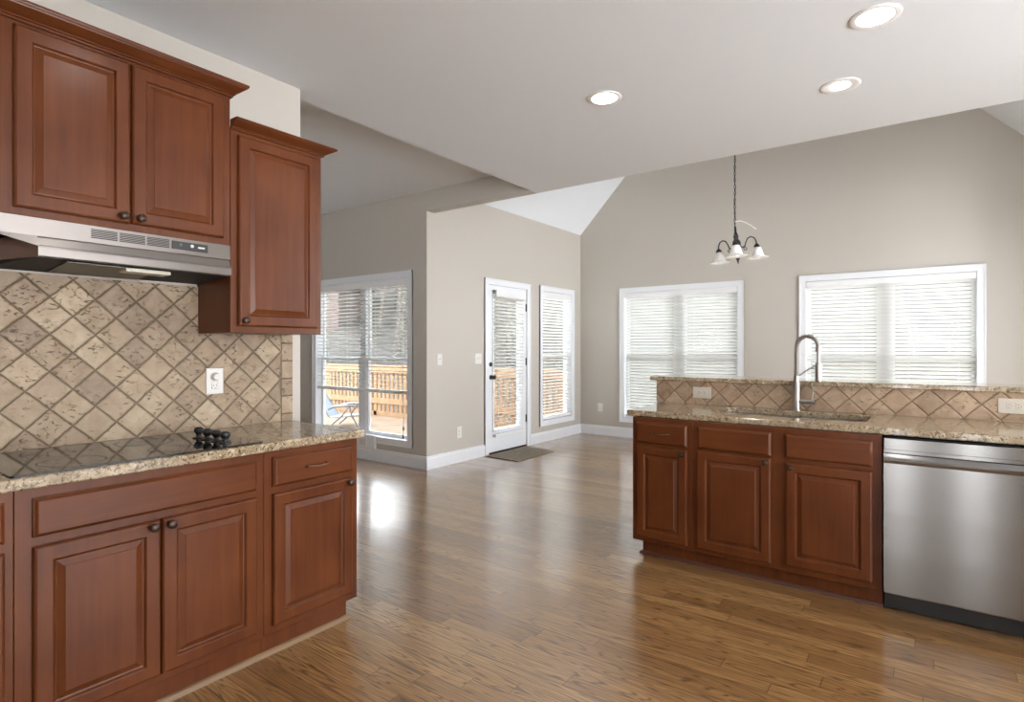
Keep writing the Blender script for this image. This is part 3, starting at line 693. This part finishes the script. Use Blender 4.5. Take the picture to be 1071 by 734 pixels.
for x in (-2.605, -2.527, -2.450, -2.375):
    MB().lathe([(.024, 0), (.024, .004), (.011, .007), (.011, .016), (.016, .022), (.0195, .031), (.0185, .040), (.012, .047), (.001, .049)], (x, 1.212, .9195), n=20).build('control_knob', 'black', ck, smooth=True)

# ------------------------------------------------------------------ island
PI_ = Pisl(YIB)
cb = base_cabinet(PI_, -1.543, -1.155, .60, 'narrow island cabinet with a drawer over a door at the island end', toe=.045, endl=True)
drawer(PI_, -1.512, -1.188, .716, .845, cb, 'cherry_x', .785); door(PI_, -1.510, -1.187, .120, .698, cb, (-1.213, .672))
cb = base_cabinet(PI_, -1.155, -.196, .60, 'two door sink cabinet in the island between drawers and dishwasher', toe=.045)
drawer(PI_, -1.122, -.717, .716, .845, cb, 'cherry_x', name='false_drawer_front'); drawer(PI_, -.643, -.238, .714, .843, cb, 'cherry_x', name='false_drawer_front')
door(PI_, -1.126, -.716, .120, .704, cb, (-.742, .680)); door(PI_, -.640, -.238, .128, .690, cb, (-.615, .668))
qround('trim_3', [((-1.493, YIB + .59), (-1, 0)), ((-1.493, YIB + .045), (-1, -1)), ((-.196, YIB + .045), (0, -1))], 'qdark')
hole_ = rrect(-1.105, -.283, 3.615, 4.0, .085, 7)
ct = MB().plate([(-1.595, YI), (1.6, YI), (1.6, YS - .0005), (-1.595, YS - .0005)], [hole_[::-1]], .876, .914).build('countertop', 'granite', bevel=.006, seg=2)
tag(ct, 'speckled granite island countertop with the sink cut into it', 'countertop')
# raised bar wall, its tile and granite ledge
tag(MB().box(-1.67, 1.6, YS + .010, YS + .135, 0, 1.072).build('wall_bar', 'wall'), kind='structure')
tag(MB().box(-1.67, 1.6, YS, YS + .010, .9145, 1.072).build('tile_backsplash', 'tile2'), 'low strip of diamond tan tiles behind the sink under the raised bar', 'backsplash')
tag(MB().box(-1.71, 1.6, YS - .035, YS + .36, 1.0725, 1.1035).build('bar_ledge', 'granite', bevel=.007, seg=3), 'raised granite bar ledge above the island tile strip', 'bar top')
# more cabinets run on to the right of the dishwasher, out of frame
cb = base_cabinet(PI_, .425, 1.6, .60, 'island cabinet on the far side of the dishwasher', toe=.045)
door(PI_, .46, .99, .12, .70, cb); door(PI_, 1.03, 1.565, .12, .70, cb)
# sink
sk = thing('kitchen_sink', 'undermount double bowl stainless sink set in the island counter', 'sink', (-.69, 3.8, .67))
def bowl(x0, x1, y0, y1):
    b = MB(); rr = []
    for ins, z, r in ((0, .872, .07), (.004, .80, .065), (.008, .72, .06), (.02, .695, .05), (.06, .688, .03)):
        rr.append([(x, y, z) for x, y in rrect(x0 + ins, x1 - ins, y0 + ins, y1 - ins, r, 6)])
    b.loft(rr, cap0=False); o = b.build('bowl', 'sink', sk, smooth=True); md = o.modifiers.new('t', 'SOLIDIFY'); md.thickness = .0025
    MB().lathe([(.042, .6885), (.042, .691), (.030, .691), (.028, .686), (.001, .6855)], ((x0 + x1) / 2, (y0 + y1) / 2 + .02, 0), n=20).build('drain', 'nickel', o)
B1, B2 = (-1.10, -.705, 3.622, 3.992), (-.665, -.290, 3.622, 3.992)
bowl(*B1); bowl(*B2)
MB().plate(rrect(-1.128, -.262, 3.594, 4.018, .09, 6), [rrect(*B1, .07, 6)[::-1], rrect(*B2, .07, 6)[::-1]], .8722, .8755).build('rim', 'sink', sk)
# faucet
fc = thing('kitchen_faucet', 'tall spring neck pull-down faucet behind the sink', 'faucet', (-.70, 4.062, .914))
fx, fy = -.70, 4.062
MB().lathe([(.029, 0), (.029, .006), (.0235, .010), (.0235, .17), (.022, .175), (.022, .18), (.0165, .184), (.0165, .22)], (fx, fy, .914), n=24).build('faucet_body', 'nickel', fc, smooth=True)
arc = [(fx, fy, 1.134), (fx, fy, 1.30)]
R_ = .064
for k in range(13):
    t = PI - PI * k / 12; arc.append((fx + R_ + R_ * math.cos(t), fy - .012 * k / 12, 1.315 + .078 * math.sin(t)))
arc += [(fx + 2 * R_, fy - .014, 1.30), (fx + 2 * R_, fy - .016, 1.225)]
MB().tube(arc, .0085, 10).build('hose', 'nickel', fc, smooth=True)
# spring coil wound round the hose from the body to the top of the bend
cp_ = [Vector(p) for p in arc]; ds = [0]
for a_, b_ in zip(cp_, cp_[1:]): ds.append(ds[-1] + (b_ - a_).length)
def along(s_):
    for i in range(len(ds) - 1):
        if s_ <= ds[i + 1]: f_ = (s_ - ds[i]) / (ds[i + 1] - ds[i]); return cp_[i].lerp(cp_[i + 1], f_), (cp_[i + 1] - cp_[i]).normalized()
    return cp_[-1], (cp_[-1] - cp_[-2]).normalized()
hel = []; tot = ds[-1] - .085; turns = 46; N_ = turns * 10
for k in range(N_ + 1):
    p_, d_ = along(tot * k / N_); n1 = Vector((0, 1, 0)); n1 = (n1 - d_ * n1.dot(d_)).normalized(); n2 = d_.cross(n1); a_ = 2 * PI * turns * k / N_
    hel.append(p_ + .0135 * (math.cos(a_) * n1 + math.sin(a_) * n2))
MB().tube(hel, .0026, 5).build('spring_coil', 'nickel', fc, smooth=True)
e_ = along(tot)
MB().tube([e_[0] - e_[1] * .012, e_[0] + e_[1] * .018], .0175, 14).build('coil_collar', 'nickel', fc, smooth=True)
hx = fx + 2 * R_
MB().lathe([(.010, 0), (.0185, .006), (.0195, .012), (.0195, .095), (.017, .118), (.012, .126)], (hx, fy - .016, 1.098), n=20).build('spray_head', 'nickel', fc, smooth=True)
MB().tube([(fx + .012, fy, 1.135), (fx + .06, fy - .006, 1.172), (hx - .016, fy - .014, 1.205)], .0045, 8).lathe([(.023, 0), (.023, .012)], (hx, fy - .016, 1.197), n=18).build('support_arm', 'nickel', fc, smooth=True)
MB().tube([(fx + .018, fy - .002, .972), (fx + .108, fy - .012, .972)], .0165, 16).build('handle_hub', 'nickel', fc, smooth=True)
MB().tube([(fx + .092, fy - .012, .985), (fx + .096, fy - .012, 1.03), (fx + .094, fy - .012, 1.085)], [.005, .004, .0035], 8).build('handle_lever', 'nickel', fc, smooth=True)

# dishwasher
dw = thing('dishwasher', 'stainless steel dishwasher built into the island beside the sink cabinet', 'dishwasher', (.115, 3.7, 0))
DX0, DX1 = -.189, .417; PD = Pisl(YIB)
PB(PD).b(DX0 + .004, DX1 - .004, -.58, -.012, .09, .868).build('tub', 'dark', dw)
PB(PD).b(DX0, DX1, -.012, .022, .812, .868).build('control_panel', 'steelx', dw, bevel=.002)
PB(PD).b(DX0, DX1, -.012, .002, .770, .812).build('handle_pocket', 'steelx', dw)
b = MB(); prof = [(-.010, .098), (.022, .098), (.026, .104), (.030, .30), (.031, .50), (.029, .745), (.033, .760), (.034, .768), (.030, .776), (.018, .790), (.010, .792), (-.010, .780)]
b.prism([PD(DX0, n, z) for n, z in prof], (DX1 - DX0, 0, 0)); b.build('door', 'steelx', dw)
PB(PD).b(DX0, DX1, -.060, -.045, .004, .095).b(DX0, DX1, -.045, .0, .088, .096).build('toe_kick', 'black', dw)

# ------------------------------------------------------------------ outlets and switches
def plate_thing(name, label, cat, P, a, z, w_, h, kind, m='plate', group=None):
    r = thing(name, label, cat, P(a, 0, z), group)
    PB(P).b(a - w_ / 2, a + w_ / 2, 0, .006, z - h / 2, z + h / 2).build('cover_plate', m, r, bevel=.002)
    ax = Vector(P(0, 1, 0)) - Vector(P(0, 0, 0))
    def recept(ca, cz, rot=False):
        o = PB(P).b(ca - (.014 if rot else .017), ca + (.014 if rot else .017), .004, .0075, cz - (.017 if rot else .014), cz + (.017 if rot else .014)).build('receptacle', m, r, bevel=.003)
        b = PB(P)
        if rot: b.b(ca - .006, ca + .002, .007, .0082, cz - .008, cz - .006).b(ca - .006, ca + .003, .007, .0082, cz + .006, cz + .008).b(ca + .007, ca + .0105, .007, .0082, cz - .002, cz + .002)
        else: b.b(ca - .008, ca - .006, .007, .0082, cz - .002, cz + .006).b(ca + .006, ca + .008, .007, .0082, cz - .003, cz + .006).b(ca - .002, ca + .002, .007, .0082, cz - .0105, cz - .007)
        b.build('slot', 'slot', o)
    if kind == 'duplex': recept(a, z + .02); recept(a, z - .02)
    elif kind == 'duplex_h': recept(a - .02, z, True); recept(a + .02, z, True)
    elif kind == 'cap':
        recept(a, z - .024)
        MB().lathe([(.021, 0), (.021, .004), (.017, .012), (.015, .022), (.001, .023)], P(a, .006, z + .022), ax, 20).build('round_plug_cap', m, r, smooth=True)
    elif kind.startswith('switch'):
        for da in ([0] if kind == 'switch1' else [-.023, .023]):
            PB(P).b(a + da - .005, a + da + .005, .005, .008, z - .012, z + .012).build('toggle_slot', m, r)
            PB(P).b(a + da - .0035, a + da + .0035, .006, .018, z, z + .011).build('toggle', m, r, bevel=.001, seg=1)
    return r
PT = Pleft(XW + .010); PDW = Pleft(XD); PSP = Pisl(YS); PFW = Pisl(YF); PNK = Pisl(YA - .03)
plate_thing('wall_outlet', 'white outlet with a round plug cap on the travertine backsplash', 'outlet', PT, 1.423, 1.150, .085, .130, 'cap')
plate_thing('wall_outlet', 'sideways beige outlet on the island tile left of the faucet', 'outlet', PSP, -1.326, .994, .130, .080, 'duplex_h', 'almond')
plate_thing('wall_outlet', 'sideways beige outlet on the island tile above the dishwasher', 'outlet', PSP, .366, .999, .135, .082, 'duplex_h', 'almond')
plate_thing('wall_outlet', 'white outlet low on the far wall left of the blinds', 'outlet', PFW, -4.045, .413, .08, .125, 'duplex')
plate_thing('wall_outlet', 'white outlet low on the pale wall left of the deck door', 'outlet', PDW, 4.94, .343, .085, .13, 'duplex')
plate_thing('wall_outlet', 'white outlet on the white panel under the nook window', 'outlet', PNK, -5.40, .215, .12, .075, 'duplex_h')
plate_thing('light_switch', 'single toggle switch plate near the outside wall corner', 'switch', PDW, 4.615, 1.187, .08, .125, 'switch1')
plate_thing('light_switch', 'double toggle switch plate beside the deck door', 'switch', PDW, 5.286, 1.187, .125, .125, 'switch2')

# doormat
mb = MB().prism([(-4.345, 5.375, .001), (-3.835, 5.345, .001), (-3.85, 6.145, .001), (-4.345, 6.24, .001)], (0, 0, .010)).build('doormat', 'mat', bevel=.004)
tag(mb, 'woven brown doormat on the wood floor at the deck door', 'doormat')

# ------------------------------------------------------------------ ceiling lights
def downlight(x, y, label, deep):
    r = thing('recessed_light', label, 'ceiling light', (x, y, ZC), 'recessed ceiling lights')
    z = ZC - .0005
    MB().lathe([(.074, -.004), (.094, -.006), (.101, -.003), (.102, 0), (.074, 0)], (x, y, z), n=36, cap=False).build('trim_ring', 'canrim', r, smooth=True)
    if deep:
        MB().lathe([(.074, -.003), (.066, -.002), (.052, -.001)], (x, y, z), n=32, cap=False).build('baffle', 'canrim', r, smooth=True)
        MB().lathe([(.050, -.001), (.046, -.004), (.03, -.007), (.001, -.008)], (x + .0, y + .0, z), n=28).build('lamp', 'bulbd', r, smooth=True)
    else:
        MB().lathe([(.074, -.001), (.070, -.004), (.04, -.0055), (.001, -.006)], (x, y, z), n=32).build('lens', 'bulb', r, smooth=True)
downlight(-.200, 3.012, 'glowing recessed ceiling light largest in view, above the dishwasher', False)
downlight(-.412, 3.688, 'recessed ceiling light with a small bright lamp, above the sink', True)
downlight(-1.557, 3.045, 'glowing recessed ceiling light alone near the island end', False)
downlight(-1.55, 1.05, 'recessed ceiling light over the floor in front of the cooktop', False)

# chandelier
cx, cyy, cz = -1.628, 6.10, 2.36
chd = thing('chandelier', 'dark metal three light chandelier with frosted bell shades hanging from a chain', 'chandelier', (cx, cyy, cz))
TILT = Matrix.Rotation(math.radians(-4.5), 4, Vector((-.258, .966, 0)))
def Cc(x, y, z): return tuple(Vector((cx, cyy, cz + .24)) + TILT @ Vector((x, y, z - .24)))
AX = TILT @ Vector((0, 0, 1))
MB().lathe([(.002, -.185), (.006, -.17), (.010, -.15), (.020, -.125), (.024, -.10), (.022, -.085), (.026, -.07), (.014, -.055), (.016, -.04), (.036, -.025), (.040, 0.0), (.040, .045), (.030, .062), (.020, .075), (.026, .10), (.018, .13), (.012, .15), (.010, .20), (.004, .215)], Cc(0, 0, 0), AX, 20).build('center_column', 'blackmetal', chd, smooth=True)
ccn = MB(); zt_ = .225; k = 0
while zt_ < APZ - cz - .04:
    n1 = Vector((1, 0, 0)) if k % 2 else Vector((0, 1, 0)); b0 = Vector((cx, cyy, cz + zt_ + .018))
    lk = [b0 + n1 * .009 * math.cos(t) + Vector((0, 0, 1)) * .021 * math.sin(t) for t in [2 * PI * q / 10 for q in range(11)]]
    ccn.tube(lk, .0028, 5); zt_ += .034; k += 1
ccn.build('chain', 'blackmetal', chd)
MB().tube([(cx + .006 * math.sin(q * 1.7), cyy + .006 * math.cos(q * 1.3), cz + .2 + q * (APZ - cz - .22) / 40) for q in range(41)], .0035, 6).build('power_cord', 'bronze', chd)
MB().lathe([(.06, 0), (.055, -.015), (.02, -.03), (.005, -.035)], (cx, cyy, APZ - .045), n=20).build('ceiling_canopy', 'blackmetal', chd, smooth=True)
for q, ang in enumerate((-4, 114, 238)):
    t = math.radians(ang); fwd_ = Vector((.258, -.966, 0)); rt_ = Vector((.966, .258, 0))
    dv = fwd_ * math.cos(t) + rt_ * math.sin(t)
    def A(rr, z): v = dv * rr; return Cc(v.x, v.y, z)
    pts = [A(.035, .0), A(.06, -.012), A(.085, .0), A(.10, .04), A(.12, .078), A(.155, .093), A(.19, .08), A(.208, .045), A(.210, .0)]
    arm = MB(); arm.tube(pts, .006, 8)
    arm.tube([A(.09 + .024 * math.cos(a_) * (1 - a_ / 14), -.028 + .024 * math.sin(a_) * (1 - a_ / 14)) for a_ in [1.6 + .5 * j_ for j_ in range(14)]], .004, 6)
    ar = arm.build('arm', 'blackmetal', chd, smooth=True)
    MB().lathe([(.006, .02), (.016, .012), (.028, -.004), (.031, -.022), (.028, -.022)], A(.210, 0), AX, 16).build('socket_cup', 'blackmetal', ar, smooth=True)
    sh = MB().lathe([(.028, -.02), (.040, -.028), (.046, -.05), (.054, -.085), (.062, -.112), (.078, -.124), (.108, -.132)], A(.210, 0), AX, 28, cap=False).build('lamp_shade', 'frost', ar, smooth=True)
    md = sh.modifiers.new('t', 'SOLIDIFY'); md.thickness = .003
    MB().lathe([(.012, -.02), (.014, -.05), (.028, -.085), (.031, -.108), (.024, -.13), (.008, -.140), (.001, -.141)], A(.210, 0), AX, 18).build('light_bulb', 'bulb2', ar, smooth=True)
MB().tube([Cc(*(rt_ * a_), z_) if False else tuple(Vector((cx, cyy, cz)) + rt_ * a_ + Vector((0, 0, z_))) for a_, z_ in ((.0, .258), (.05, .262), (.10, .242), (.15, .21), (.205, .165))], .005, 8).build('loose_white_cord', 'frost', chd)
